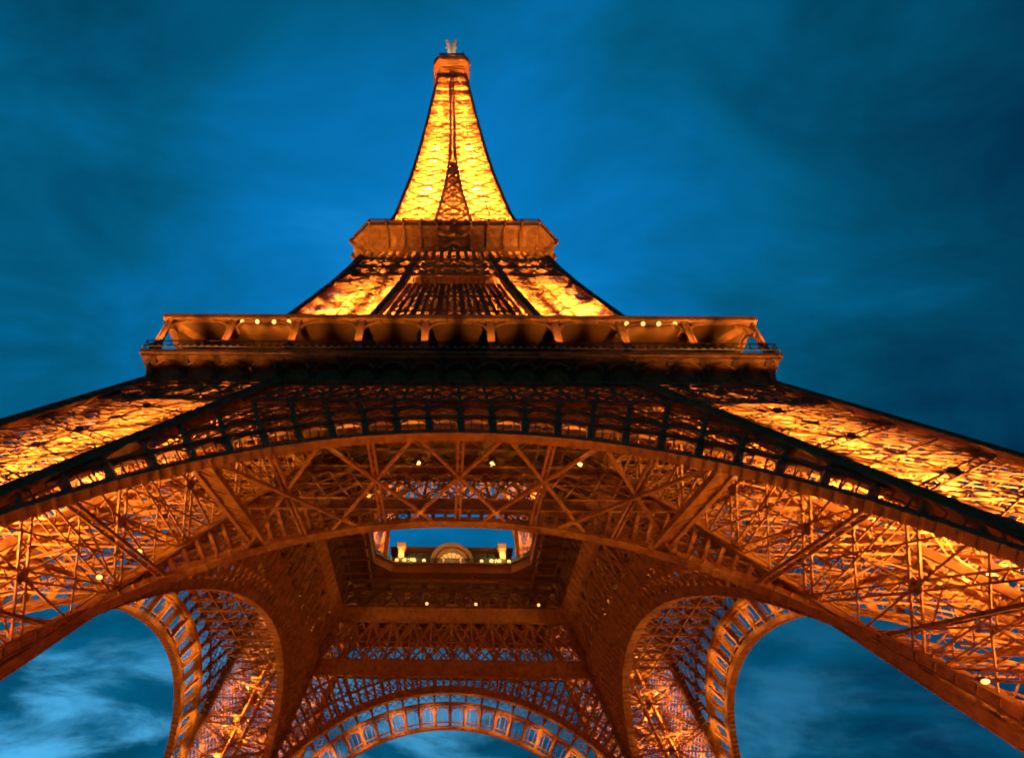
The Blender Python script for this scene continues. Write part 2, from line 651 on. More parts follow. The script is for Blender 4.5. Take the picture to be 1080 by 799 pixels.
for s0 in (28.5, 35.0):
    for q in (-1, 1):
        m = MB()
        m.lace(so(q * s0), si(q * s0 * 0.99), 1.0, (0, 0, 1), 0.16, 1.0, 0.3)
        m.build('cross_tie', IRON, arch)
four(arch, tower)
m = MB()
for s0 in (0, 8.2, -8.2, 16.4, -16.4):
    m.lace(so(s0), si(s0), 0.7, (0, 0, 1), 0.22, 1.2, 0.36)
    for q in (-1, 1):
        m.bar(so(s0 - q * 4.3), si(s0 + q * 5.6), 0.3, 0.3)
for s0 in (21.3, -21.3):
    m.lace(so(s0), si(s0 * 0.96), 1.9, (0, 0, 1), 0.42, 1.5, 0.6)
    m.bar(so(s0), si(s0 * 0.96), 1.3, 0.1, (0, 0, 1))
m.build('soffit_bracing', IRON, arch)

def octo(h, c, z):
    return [(-h + c, -h, z), (h - c, -h, z), (h, -h + c, z), (h, h - c, z), (h - c, h, z), (-h + c, h, z), (-h, h - c, z), (-h, -h + c, z)]


# ---- first platform
ZF = 56.9
HS = 37.75    # half width of the slab edge
HR = 37.4     # half width of the gallery roof
ZR = 63.2
VO = 14.2     # half width of the central void


def ring_slab(mb, o, i, z0, z1):
    c = lambda h, z: [(-h, -h, z), (h, -h, z), (h, h, z), (-h, h, z)]
    vts = c(o, z0) + c(o, z1) + c(i, z0) + c(i, z1)
    f = []
    for k in range(4):
        l = (k + 1) % 4
        f += [(k, l, 4 + l, 4 + k), (8 + l, 8 + k, 12 + k, 12 + l), (4 + k, 4 + l, 12 + l, 12 + k), (l, k, 8 + k, 8 + l)]
    mb.add(vts, f)


m = MB()
ring_slab(m, HS - 0.6, VO, 56.55, 57.1)
plat = m.build('first_platform', IRON_SHADED, tower)  # black shade of the underside is put into the paint
# beams under the deck
m = MB()
for i in range(-9, 10):
    x = i * 3.7
    segs = [(-34, 34)] if abs(x) > VO + .5 else [(-34, -VO), (VO, 34)]
    for y0, y1 in segs:
        for ax in (0, 1):
            p = (x, y0, 55.6) if ax == 0 else (y0, x, 55.3)
            q = (x, y1, 55.6) if ax == 0 else (y1, x, 55.3)
            if i % 3 == 0:
                m.lace(p, q, 1.7, (1, 0, 0) if ax == 0 else (0, 1, 0), 0.22, 2.0, 0.3)
            else:
                m.bar(p, q, 0.22, 0.7)
m.build('floor_beams', IRON_SHADED, plat)
# rim of the void (corners cut off) with a glass parapet


def ring8(mb, o, i, z0, z1, c=3.2):
    lo, hi, li, hi2 = octo(o, c, z0), octo(o, c, z1), octo(i, c, z0), octo(i, c, z1)
    vts = lo + hi + li + hi2
    f = []
    for k in range(8):
        l = (k + 1) % 8
        f += [(k, l, 8 + l, 8 + k), (16 + l, 16 + k, 24 + k, 24 + l), (8 + k, 8 + l, 24 + l, 24 + k), (l, k, 16 + k, 16 + l)]
    mb.add(vts, f)


m = MB()
ring8(m, VO + 1.6, VO - 0.15, 56.5, 58.2)
ring8(m, VO + 1.7, VO - 0.4, 58.22, 58.45)
m.build('void_rim', IRON_SHADED, plat)
o8 = octo(VO + 0.1, 3.2, 0)
for k in range(8):
    p, q = V3(o8[k]), V3(o8[(k + 1) % 8])
    m = MB()
    L = np.linalg.norm(q - p)
    n_ = max(2, int(L / 2.8))
    for j in range(n_):
        a_ = p + (q - p) * ((j + .04) / n_); b_ = p + (q - p) * ((j + .96) / n_)
        m.bar(a_ + V3((0, 0, 59.1)), b_ + V3((0, 0, 59.1)), 1.25, 0.05, np.cross(q - p, (0, 0, 1)) / L)
    m.build('glass_parapet', GLASS, plat)

# cornice: slab edge, frieze wall, curved consoles — per side
m = MB()
nco = 19
prof = [(HS, 56.45), (HS, 55.95), (HS - 0.25, 55.9), (HS - 0.3, 55.6), (HS - 1.0, 55.4), (HS - 1.1, 56.45)]
m.loft([[V3((-HS + (HS - o), -o, z)) for o, z in prof], [V3((HS - (HS - o), -o, z)) for o, z in prof]])
fz = [(w(51.6) + 0.1, 51.6), (w(51.6) + 0.1, 52.0), (36.2, 52.4), (36.3, 55.4), (36.9, 56.4), (35.6, 56.4), (35.6, 51.6)]
m.loft([[V3((-o, -o, z)) for o, z in fz], [V3((o, -o, z)) for o, z in fz]])
cor = m.build('cornice', IRON, tower)
arcs = MB()
for i in range(nco + 1):
    m = MB()
    x = -36.0 + 72.0 * i / nco
    rings = []
    for q in (-0.33, 0.33):
        pr = [(36.25, 52.2)]
        for k in range(7):
            a = math.pi / 2 * k / 6
            pr.append((36.4 + 1.2 * (1 - math.cos(a)), 52.3 + 3.1 * math.sin(a)))
        pr.append((36.25, 55.4))
        rings.append([V3((x + q, -o, z)) for o, z in pr])
    m.loft(rings)
    m.build('console', IRON_SHADED, cor)  # darker paint carries the shade below the slab
    if i < nco:
        x2 = x + 72.0 / nco
        pts = []
        for k in range(9):
            a = math.pi * k / 8
            pts.append(V3(((x + x2) / 2 - math.cos(a) * 1.5, -36.8, 53.9 + math.sin(a) * 1.25)))
        arcs.path(pts, 0.22, 0.7, (0, -1, 0))
arcs.bar((-36, -36.5, 52.15), (36, -36.5, 52.15), 0.4, 0.5, (0, -1, 0))
arcs.build('frieze_arches', IRON, cor)
m = MB()
rings = []
for q in (-0.45, 0.45):
    pr = [(35.0, 50.6), (36.9, 51.2), (36.5, 52.2)]
    for k in range(9):
        a = math.pi / 2 * k / 8
        pr.append((36.4 + 1.25 * (1 - math.cos(a)), 52.6 + 3.5 * math.sin(a)))
    pr.append((35.0, 56.1))
    rings.append([V3((o + q * .7, -o + q * .7, z)) for o, z in pr])
m.loft(rings)
m.build('corner_console', IRON, cor)
four(cor, tower)

# outer lattice girder under the frieze and inner girders — per side
m = MB()
m.loft([[V3((-w(z), -w(z) - d, z)) for z, d in ((ZG - .3, -.4), (ZG - .3, .25), (ZG + .3, .25), (ZG + .3, -.4))],
        [V3((w(z), -w(z) - d, z)) for z, d in ((ZG - .3, -.4), (ZG - .3, .25), (ZG + .3, .25), (ZG + .3, -.4))]])
og = m.build('outer_girder', IRON, tower)
m = MB()


def band(mb, fo, z0, z1, half, nx, wd, t, post=True, rows=1):
    for r_ in range(rows):
        za = z0 + (z1 - z0) * r_ / rows; zb = z0 + (z1 - z0) * (r_ + 1) / rows
        for i in range(nx):
            ua, ub = -1 + 2 * i / nx, -1 + 2 * (i + 1) / nx
            p = lambda u, z: V3((u * half(z), -fo(z), z))
            if wd > 0.3:
                mb.lace(p(ua, za), p(ub, zb), wd, NO, t); mb.lace(p(ub, za), p(ua, zb), wd, NO, t)
            else:
                mb.bar(p(ua, za), p(ub, zb), wd, t, NO); mb.bar(p(ub, za), p(ua, zb), wd, t, NO)
            if post and r_ == 0:
                mb.bar(p(ua, z0), p(ua, z1), 0.3, 0.4, NO)
        if r_:
            mb.bar((-half(za), -fo(za), za), (half(za), -fo(za), za), 0.16, 0.2, NO)


band(m, w, ZG + 0.3, 51.6, w, 26, 0.26, 0.3, True, 2)
m.build('girder_lattice', IRON, og)
four(og, tower)

m = MB()
for za, zb, th_ in ((ZC1, ZC2, 0.5), (50.5, 52.6, 0.5)):
    m.loft([[V3((q * v(z), -v(z) + d, z)) for z, d in ((za, -th_ / 2), (za, th_ / 2), (zb, th_ / 2), (zb, -th_ / 2))] for q in (-1, 1)])
    for z in (za, zb):
        m.bar((-v(z), -v(z), z), (v(z), -v(z), z), 0.9, 0.14, (0, 0, 1))
for za, zb in ((ZC1, ZC2), (50.5, 52.6)):
    k = int(v(za) / 1.9)
    for i in range(-k, k + 1):
        m.bar((i * 1.9, -v(za) - .3, za + .1), (i * 1.9, -v(zb) - .3, zb - .1), 0.16, 0.14, (0, -1, 0))
        m.bar((i * 1.9, -v(za) + .3, za + .1), (i * 1.9, -v(zb) + .3, zb - .1), 0.16, 0.14, (0, 1, 0))
ig = m.build('inner_girder', IRON, tower)
m = MB()
band(m, v, ZC2 + .1, 50.5, v, 12, 0.5, 0.16, True)
band(m, lambda z: v(z) + 0.6, ZC2 + .1, 50.5, v, 17, 0.2, 0.2, False, 2)
m.build('girder_lattice', IRON, ig)
m = MB()
band(m, v, 52.7, 56.4, v, 11, 0.45, 0.15, True)
m.build('top_lattice', IRON_SHADED, ig)
four(ig, tower)
m = MB()
zf = 43.4
y0, y1 = -v(zf) - .4, -w(zf) + .6
for i in range(-8, 8):
    xa, xb = i * 3.4, (i + 1) * 3.4
    m.bar((xa, y0, zf), (xa, y1, zf), .22, .4)
    for k in range(4):
        ya, yb = y0 + (y1 - y0) * k / 4, y0 + (y1 - y0) * (k + 1) / 4
        m.bar((xa, ya, zf), (xb, yb, zf), .15, .15); m.bar((xb, ya, zf), (xa, yb, zf), .15, .15)
for k in range(1, 4):
    ya = y0 + (y1 - y0) * k / 4
    m.bar((-27.2, ya, zf), (27.2, ya, zf), .2, .3)
gf = m.build('girder_floor', IRON, plat)
gf.rotation_euler = (0, 0, math.pi / 2)
gf2 = copy_tree(gf, plat)
gf2.rotation_euler = (0, 0, -math.pi / 2)

# gallery: roof, columns, back wall, balustrade — per side
m = MB()
rp = [(HR, ZR), (HR, ZR + 0.75), (HR - 0.4, ZR + 0.9), (30.5, ZR + 1.3), (30.5, ZR + 0.3), (HR - 0.6, ZR + 0.1)]
m.loft([[V3((-o, -o, z)) for o, z in rp], [V3((o, -o, z)) for o, z in rp]])
gal = m.build('gallery', IRON, tower)
m = MB()
m.loft([[V3((q * (o - 1), -o, z)) for o, z in ((HR - .9, ZR + .05), (HR - .9, ZR + .13), (31.5, ZR + .28), (31.5, ZR + .2))] for q in (-1, 1)])
m.build('ceiling_shade', IRON_SHADED, gal)  # dark sheet below the roof, its shade painted in
m = MB()
m.loft([[V3((-o, -o, z)) for o, z in ((31.2, 57.2), (31.4, 57.2), (31.4, ZR + .35), (31.2, ZR + .35))],
        [V3((o, -o, z)) for o, z in ((31.2, 57.2), (31.4, 57.2), (31.4, ZR + .35), (31.2, ZR + .35))]])
for i in range(-18, 19):
    m.bar((i * 1.7, -31.45, 57.2), (i * 1.7, -31.45, ZR + .3), 0.16, 0.2, (0, -1, 0))
m.build('gallery_wall', IRON_SHADED, gal)  # shade of the gallery interior put into the wall colour
ncol = 9
for i in range(ncol + 1):
    x = -HR + 0.9 + (2 * HR - 1.8) * i / ncol
    if i == ncol:
        continue
    m = MB()
    # twin-flange cast column with a spreading head
    for q in (-0.34, 0.34):
        m.bar((x + q, -37.2, 57.1), (x + q, -36.9, ZR + 0.1), 0.2, 0.3, (0, -1, 0))
    m.bar((x, -37.08, 57.1), (x, -36.82, ZR + 0.1), 0.6, 0.12, (0, -1, 0))
    m.box((x - 0.6, -37.65, 57.1), (x + 0.6, -36.75, 57.75))
    for sgn in ((1,) if i == 0 else (-1, 1)):
        pts = [V3((x + sgn * (0.4 + 2.2 * (1 - math.cos(a))), -36.85, ZR - 1.9 + 1.9 * math.sin(a))) for a in [math.pi / 2 * k / 6 for k in range(7)]]
        m.path(pts, 0.3, 0.22, (0, -1, 0))
        pts = [V3((x, -36.75 + 1.9 * (1 - math.cos(a)), ZR - 1.9 + 1.9 * math.sin(a))) for a in [math.pi / 2 * k / 6 for k in range(7)]]
    m.path(pts, 0.3, 0.3, (1, 0, 0))
    m.build('column', IRON, gal)
m = MB()
m.bar((-HS + .1, -HS + 0.15, 58.2), (HS - .1, -HS + 0.15, 58.2), 0.12, 0.12)
m.bar((-HS + .1, -HS + 0.15, 57.3), (HS - .1, -HS + 0.15, 57.3), 0.1, 0.1)
for i in range(76):
    x = -HS + 0.2 + (2 * HS - 0.4) * i / 75
    m.bar((x, -HS + 0.15, 57.0), (x, -HS + 0.15, 58.2), 0.07, 0.07, (0, -1, 0))
m.build('balustrade', IRON_SHADED, gal)
m = MB()
for i in range(88):
    x = -HS + 0.3 + (2 * HS - 0.6) * i / 87
    m.bar((x, -HS - .06, 56.98), (x, -HS - .06, 57.2), 0.3, 0.1, (0, -1, 0))
m.bar((-HS, -HS, 56.96), (HS, -HS, 56.96), 0.1, 0.05)
m.build('bright_dot_row', CREAM, gal)  # bright dots along the rail, their light put into pale blocks
four(gal, tower)

# ---- second platform: chamfered gallery, coved underside, belt truss


H2 = 21.3
QUARTERS = []
for q in range(4):
    QUARTERS.append((lambda ca, sa: (lambda p: V3((p[0] * ca - p[1] * sa, p[0] * sa + p[1] * ca, p[2]))))(math.cos(q * math.pi / 2), math.sin(q * math.pi / 2)))
m = MB()
m.loft([octo(18.0, 1.2, 112.6), octo(18.3, 1.4, 113.8), octo(19.4, 2.3, 115.4), octo(20.6, 3.1, 116.4), octo(H2, 3.5, 116.7), octo(H2, 3.5, 118.1), octo(H2 + .2, 3.6, 118.15), octo(H2 + .2, 3.6, 118.6), octo(17, 2, 118.7)])
sec = m.build('second_platform', IRON, tower)
for rot in QUARTERS:
    for i in range(-5, 6):
        m = MB()
        x = i * 3.5
        pts = [(x * 0.97, -18.1, 112.7), (x * 0.97, -18.45, 113.8), (x * .98, -19.55, 115.3), (x, -20.75, 116.25), (x, -H2 - .12, 116.6), (x, -H2 - .12, 118.2)]
        m.path([rot(p) for p in pts], 0.32, 1.3, rot((0, -1, 0)))
        m.build('console', IRON, sec)
for rot in QUARTERS:
    m = MB()
    zl = [99.5, 103.5, 107.5, 112.6]
    for z0, z1 in zip(zl[:2], zl[1:3]):
        for i in range(12):
            ua, ub = -1 + i / 6, -1 + (i + 1) / 6
            m.bar(rot((ua * w(z0), -w(z0), z0)), rot((ub * w(z1), -w(z1), z1)), 0.4, 0.3, rot((0, -1, 0)))
            m.bar(rot((ub * w(z0), -w(z0), z0)), rot((ua * w(z1), -w(z1), z1)), 0.4, 0.3, rot((0, -1, 0)))
    for z in zl:
        m.bar(rot((-w(z), -w(z), z)), rot((w(z), -w(z), z)), 0.75, 0.5, rot((0, -1, 0)))
    for i in range(22):
        u = -.95 + 1.9 * i / 21
        m.bar(rot((u * w(107.5), -w(107.5), 107.5)), rot((u * w(112.6), -w(112.6), 112.6)), 0.7, 0.3, rot((0, -1, 0)))
    for i in range(9):
        u = -.42 + .84 * i / 8
        m.bar(rot((u * w(99.5), -w(99.5) + .5, 99.5)), rot((u * w(107.5), -w(107.5) + .5, 107.5)), 0.9, 0.2, rot((0, -1, 0)))
    m.build('belt_truss', IRON, sec)
m = MB()
for i in range(-12, 13):
    m.bar((i * 1.35, -17, 112.0), (i * 1.35, 17, 112.0), 0.45 if i % 3 else 0.8, 1.0)
for i in (-1, 0, 1):
    m.bar((-17, i * 9, 110.9), (17, i * 9, 110.9), 0.5, 0.9)
m.box((-17.6, -17.6, 112.62), (17.6, 17.6, 112.9))
m.build('deck', IRON_SHADED, sec)
for rot in QUARTERS:
    m = MB()
    for z0, z1 in ((78, 85), (85, 92), (92, 99)):
        f = lambda u, z: rot((u * .93 * v(z), -w(z) + 1.6, z))
        for i in range(12):
            ua, ub = -1 + i / 6, -1 + (i + 1) / 6
            m.bar(f(ua, z0), f(ub, z1), .22, .2, rot((0, -1, 0)))
            m.bar(f(ub, z0), f(ua, z1), .22, .2, rot((0, -1, 0)))
        m.bar(f(-1, z0), f(1, z0), .5, .4, rot((0, -1, 0)))
    for i in range(17):
        u = -1 + i / 8
        m.bar(f(u, 78), f(u, 99), .5 if i % 3 else .85, .2, rot((0, -1, 0)))
    m.build('slat_screen', IRON_SHADED, sec)
m = MB()
for rot in QUARTERS:
    m.bar(rot((-17.5, -H2 + .1, 119.6)), rot((17.5, -H2 + .1, 119.6)), 0.12, 0.12)
    for i in range(36):
        m.bar(rot((-17.5 + i, -H2 + .1, 118.6)), rot((-17.5 + i, -H2 + .1, 119.6)), 0.08, 0.08)
m.build('railing', IRON, sec)

# ---- shaft
zs_sh = [117.0]
while zs_sh[-1] < 268:
    zs_sh.append(zs_sh[-1] + max(3.2, 0.6 * w(zs_sh[-1])))
zs_sh.append(272.5)
m = MB()
for z in zs_sh[1:]:
    ww = w(z); vv = v(z)
    for x in (-ww, -vv, vv, ww):
        m.bar((x, -ww, z), (x, ww, z), 0.3, 0.45); m.bar((-ww, x, z), (ww, x, z), 0.3, 0.45)
    m.bar((-ww, -ww, z), (ww, ww, z), 0.3, 0.3); m.bar((-ww, ww, z), (ww, -ww, z), 0.3, 0.3)
    for k in range(1, 6):
        x = vv + (ww - vv) * k / 6
        for q in (-1, 1):
            m.bar((q * x, -ww, z), (q * x, ww, z), 0.16, 0.3); m.bar((-ww, q * x, z), (ww, q * x, z), 0.16, 0.3)
for x in (-1.4, 1.4):
    for y in (-1.4, 1.4):
        m.bar((x, y, 118), (x, y, 272), 0.35, 0.35)
shaft = m.build('shaft', IRON, tower)
for sx, sy in ((1, -1), (1, 1), (-1, 1), (-1, -1)):
    m = MB()
    girder(m, [(sx * w(z), sy * w(z), z) for z in zs_sh], 0.75, (sx, 0, 0))
    m.build('corner_girder', IRON, shaft)
for q in range(4):
    a = q * math.pi / 2
    rot = lambda p: V3((p[0] * math.cos(a) - p[1] * math.sin(a), p[0] * math.sin(a) + p[1] * math.cos(a), p[2]))
    for sg in (-1, 1):
        m = MB()
        girder(m, [rot((sg * max(v(z), .5), -w(z), z)) for z in zs_sh], 0.5, rot((0, -1, 0)))
        m.build('centre_girder', IRON, shaft)
    m = MB()
    zt = [z for z in zs_sh if z > 166]
    for sg in (-1, 1):
        m.path([rot((sg * .42, -w(z) - .05, z)) for z in zt], .3, 0.3, rot((0, -1, 0)))
    for a_, b_ in zip(zt[:-1], zt[1:]):
        for k in range(3):
            za, zb = a_ + (b_ - a_) * k / 3, a_ + (b_ - a_) * (k + 1) / 3
            m.bar(rot((-.42, -w(za), za)), rot((.42, -w(zb), zb)), .16, .16, rot((0, -1, 0)))
            m.bar(rot((.42, -w(za), za)), rot((-.42, -w(zb), zb)), .16, .16, rot((0, -1, 0)))
    for z in zt[1:]:
        m.bar(rot((-.8, -w(z) - .2, z)), rot((.8, -w(z) - .2, z)), .35, .2, rot((0, -1, 0)))
    m.build('centre_plate', IRON, shaft)
    m = MB()
    for sg in (-1, 1):
        face_panels(m, lambda z: rot((sg * v(z), -w(z), z)), lambda z: rot((sg * w(z), -w(z), z)), zs_sh, rot((0, -1, 0.05)), 0.75, 0.17, True, False)
    zc = [z for z in zs_sh if z < 178]
    face_panels(m, lambda z: rot((-v(z), -w(z), z)), lambda z: rot((v(z), -w(z), z)), zc, rot((0, -1, 0.05)), 0.7, 0.22, True, fill=3, ft=.2)
    m.build('face_lattice', IRON, shaft)

# inner faces of the four converging legs of the shaft
zc = [z for z in zs_sh if z < 170]
for rot in QUARTERS:
    m = MB()
    face_panels(m, lambda z: rot((v(z), -v(z), z)), lambda z: rot((v(z), -w(z), z)), zc, rot((-1, 0, 0)), 0.6, 0.18, True)
    face_panels(m, lambda z: rot((-v(z), -v(z), z)), lambda z: rot((-v(z), -w(z), z)), zc, rot((1, 0, 0)), 0.6, 0.18, True)
    m.build('inner_lattice', IRON, shaft)

# ---- summit
m = MB()
H3 = 7.3
m.loft([octo(4.8, .3, 275.3), octo(5.0, .5, 276.3), octo(H3 - .3, 1.7, 276.6), octo(H3, 1.9, 276.9), octo(H3, 1.9, 280.4), octo(H3 + .2, 2.0, 280.45), octo(H3 + .2, 2.0, 280.9), octo(6, 1, 281.0)])
cab = m.build('summit_cabin', IRON, tower)
m = MB()
for rot in QUARTERS:
    for i in range(-3, 4):
        m.bar(rot((i * 1.75, -H3 - .06, 277)), rot((i * 1.75, -H3 - .06, 280.4)), 0.25, 0.2, rot((0, -1, 0)))
    m.bar(rot((-5.4, -H3 - .05, 278.4)), rot((5.4, -H3 - .05, 278.4)), 0.2, 0.2, rot((0, -1, 0)))
m.build('cabin_posts', IRON, cab)
m = MB()
for rot in QUARTERS:
    for i in range(-5, 6):
        m.bar(rot((i * 1.0, -H3 + .3, 280.9)), rot((i * .95, -H3 + .7, 286.3)), 0.12, 0.12, rot((0, -1, 0)))
    for k in range(6):
        m.bar(rot((-5.2, -H3 + .3 + .08 * k, 281.2 + k)), rot((5.2, -H3 + .3 + .08 * k, 281.2 + k)), 0.12, 0.12, rot((0, -1, 0)))
    m.bar(rot((-5.3, -H3 + .8, 286.4)), rot((5.3, -H3 + .8, 286.4)), 0.4, 0.4, rot((0, -1, 0)))
    m.bar(rot((4.6, -H3 + 1.2, 286.4)), rot((4.6, -H3 + 1.2, 290.5)), 0.3, 0.3)
    m.bar(rot((2.2, -H3 + 1.2, 286.4)), rot((2.2, -H3 + 1.2, 288.5)), 0.8, 0.5)
m.build('upper_cage', IRON, cab)
m = MB()
m.loft([octo(4.6, 1, 281.0), octo(4.6, 1, 287), octo(3.2, .8, 290), octo(1.8, .4, 296), octo(1.8, .4, 300)])
m.build('campanile', IRON_SHADED, cab)
m = MB()
m.bar((0, 0, 300), (0, 0, 322), 2.6, 2.6, (0, 1, 0))
for k in range(7):
    for sg in (-1, 1):
        m.bar((sg * 1.3, -1.5, 302 + 3 * k), (sg * 1.3, -1.5, 304.2 + 3 * k), 1.0, .5, (0, 1, 0))
for x in (-1, 1):
    m.bar((x * 0.6, -0.5, 320), (x * 2.3, -1.2, 326), 1.3, 1.0, (0, 1, 0))
    m.bar((x * 0.5, 0.5, 318), (x * 2.4, 1.2, 325), 0.9, 0.9, (0, 1, 0))
m.build('antenna', WHITE, cab)


# ------------------------------------------------------------------ lamps
def aim(o, d):
    o.rotation_euler = Vector(d).to_track_quat('-Z', 'Y').to_euler()


def spot(loc, d, power, cone=120, blend=0.6, size=0.6, color=LAMP, parent=None):
    l = bpy.data.lights.new('floodlight_beam', 'SPOT')
    l.energy = power; l.color = color; l.spot_size = R(cone); l.spot_blend = blend; l.shadow_soft_size = size
    o = bpy.data.objects.new('floodlight_beam', l)
    o.location = loc
    aim(o, d)
    col.objects.link(o)
    return o


def glow_light(loc, power, size=0.4, color=LAMP):
    l = bpy.data.lights.new('lamp_light', 'POINT')
    l.energy = power; l.color = color; l.shadow_soft_size = size
    o = bpy.data.objects.new('lamp_light', l)
    o.location = loc
    col.objects.link(o)
    return o


# ---- lamp fixtures: built once, copied
_protos = {}


def fixture(kind, name, loc, d, label, cat, group, scale=1.0):
    t = thing(name, label, cat, loc, group)
    if kind == 'flood':
        t.rotation_euler = Vector(d).to_track_quat('-Z', 'Y').to_euler()
    t.scale = (scale,) * 3
    if kind not in _protos:
        parts = []
        if kind == 'flood':            # shines along -Z: lens, flared housing, fork bracket
            m = MB(); m.loft([[(r * math.cos(a), r * math.sin(a), z) for a in [k * math.pi / 6 for k in range(12)]] for r, z in ((.16, .36), (.2, .34), (.24, .12), (.36, -.06), (.38, -.08))], caps=True)
            parts.append(m.build('housing', BLACKM, t))
            m = MB(); m.loft([[(r * math.cos(a), r * math.sin(a), z) for a in [k * math.pi / 6 for k in range(12)]] for r, z in ((.34, -.085), (.33, -.11), (.2, -.15), (.05, -.16))])
            parts.append(m.build('lens', BULB, t))
            m = MB()
            for x in (-.42, .42):
                m.bar((x, 0, -.02), (x, 0, .5), 0.05, 0.1, (1, 0, 0))
            m.bar((-.44, 0, .5), (.44, 0, .5), 0.1, 0.05)
            parts.append(m.build('bracket', BLACKM, t))
        else:                           # lantern: foot, stem, glass globe, cap
            m = MB()
            m.loft([[(r * math.cos(a), r * math.sin(a), z) for a in [k * math.pi / 4 for k in range(8)]] for r, z in ((.2, 0), (.2, .06), (.07, .1), (.06, .3), (.16, .34))])
            parts.append(m.build('stem', BLACKM, t))
            m = MB()
            m.loft([[(r * math.cos(a), r * math.sin(a), z) for a in [k * math.pi / 6 for k in range(12)]] for r, z in ((.12, .35), (.27, .46), (.33, .62), (.27, .8), (.13, .9))])
            parts.append(m.build('globe', BULB_SOFT, t))
            m = MB()
            m.loft([[(r * math.cos(a), r * math.sin(a), z) for a in [k * math.pi / 4 for k in range(8)]] for r, z in ((.2, .905), (.16, .97), (.04, 1.04))])
            parts.append(m.build('cap', BLACKM, t))
        _protos[kind] = parts
    else:
        for p in _protos[kind]:
            c = p.copy()
            col.objects.link(c)
            c.parent = t
    return t


ORD = ['first', 'second', 'third', 'fourth', 'fifth', 'sixth', 'seventh', 'eighth']
# rows of bright floodlights under both ends of the gallery roof
for side, xs in (('left', (-27.3, -25.4, -23.3, -21.4)), ('right', (21.2, 23.25, 25.2, 27.2))):
    for i, x in enumerate(xs):
        fixture('flood', 'floodlight', (x, -36.85, 63.05), (0, -0.6, -0.75),
                '%s of four lit lamps under the %s end of the gallery roof' % (ORD[i] + ' from the left', side), 'floodlight', 'lamps under the gallery roof', 0.8)
        spot((x, -36.6, 62.6), (0, 0.75, -0.25), 420, 170, 0.9, 0.2)
# lanterns on the far rim of the central opening
for side, xs in (('left', (-10.3, -8.9, -7.0, -5.2)), ('right', (5.5, 7.25, 8.85, 10.6))):
    for i, x in enumerate(xs):
        fixture('lantern', 'lantern', (x, 14.2, 58.45), None,
                '%s of four yellow lanterns %s of the arched pavilion' % (ORD[i] + ' from the left', side), 'lantern', 'lanterns on the rim of the central opening', 1.0)
    glow_light((sum(xs) / 4, 13.6, 59.6), 500, 0.3)
for x, y, nm in ((-15.2, 11.6, 'left'), (15.4, 11.8, 'right')):
    fixture('lantern', 'lantern', (x, y, 61.6), None, 'small yellow lantern standing apart at the far %s corner of the opening' % nm, 'lantern', 'lanterns on the side pavilions', 1.0)
# lamps below the floor and on the far girder
for i, (x, nm) in enumerate(((-5.2, 'left one'), (5.1, 'middle one'), (17.2, 'right one'))):
    fixture('flood', 'ceiling_floodlight', (x, -19.1, 54.75), (0, -0.5, -0.8),
            '%s of three bright lamps hanging below the first floor behind the near arch' % nm, 'floodlight', 'lamps below the first floor', 1.1)
    glow_light((x, -19.4, 54.0), 200, 0.3)
for i, (x, nm) in enumerate(((-4.6, 'left one'), (4.5, 'middle one'), (16.1, 'right one'))):
    fixture('flood', 'girder_floodlight', (x, 19.4, 53.05), (0, -0.8, -0.5),
            '%s of three faint lamps along the dark lattice of the far girder' % nm, 'floodlight', 'lamps on the far girder', 0.8)

# ------------------------------------------------------------------ pavilions on the first floor
pav = thing('arched_pavilion', 'glass fronted pavilion with lit round arch behind the far rim of the opening', 'pavilion', (0, 20, 57.1))
m = MB()
m.box((-11.5, 1.2, 0.02), (11.5, 6, 5.9)); m.build('hall', IRON_SHADED, pav)
m = MB()
m.loft([[(-12, -2.6, 6.9), (12, -2.6, 6.9), (12, 6.5, 6.0), (-12, 6.5, 6.0)], [(-11.6, -2.2, 7.2), (11.6, -2.2, 7.2), (11.6, 6.4, 6.4), (-11.6, 6.4, 6.4)]])
m.build('roof', IRON_SHADED, pav)
for sgn in (-1, 1):
    m = MB()
    for k in range(3):
        m.box((sgn * (4.6 + k * 1.55) - .68, -2.5, 0.02), (sgn * (4.6 + k * 1.55) + .68, -2.42, 5.6))
    m.build('glass_wall', GLASS, pav)
    m = MB()
    m.box((sgn * 9.6 - .5, -5.0, 0.02), (sgn * 9.6 + .5, -4.0, 5.1))
    m.loft([[(sgn * 9.6 + a * r, -4.5 + b * r, z) for a, b in ((-1, -1), (1, -1), (1, 1), (-1, 1))] for r, z in ((.75, 5.12), (.85, 6.2), (.4, 6.4))])
    m.build('lit_pillar', CREAM, pav)
    m = MB()
    m.box((sgn * 12.4 - .35, -5.6, 0.02), (sgn * 12.4 + .35, -4.8, 10.0))
    m.build('corner_post', IRON, pav)
# round arch: three receding bands round a lit fanlight
m = MB()
for r0, r1, y0, y1 in ((3.45, 4.1, -3.3, -2.2), (2.75, 3.2, -2.9, -2.1)):
    rings = []
    for k in range(25):
        a = math.pi * k / 24
        rings.append([(-math.cos(a) * r, y, 3.4 + math.sin(a) * r) for r, y in ((r0, y0), (r1, y0), (r1, y1), (r0, y1))])
    m.loft(rings)
    for x in (-(r0 + r1) / 2, (r0 + r1) / 2):
        m.box((x - (r1 - r0) / 2, y0, 0.02), (x + (r1 - r0) / 2, y1, 3.4))
m.build('round_arch', CREAM, pav)
m = MB()
pts = [(-math.cos(math.pi * k / 24) * 2.7, 3.4 + math.sin(math.pi * k / 24) * 2.7) for k in range(25)]
m.loft([[(x, -1.9, z) for x, z in pts], [(x, -1.8, z) for x, z in pts]])
m.build('fanlight', WINDOW, pav)
m = MB()
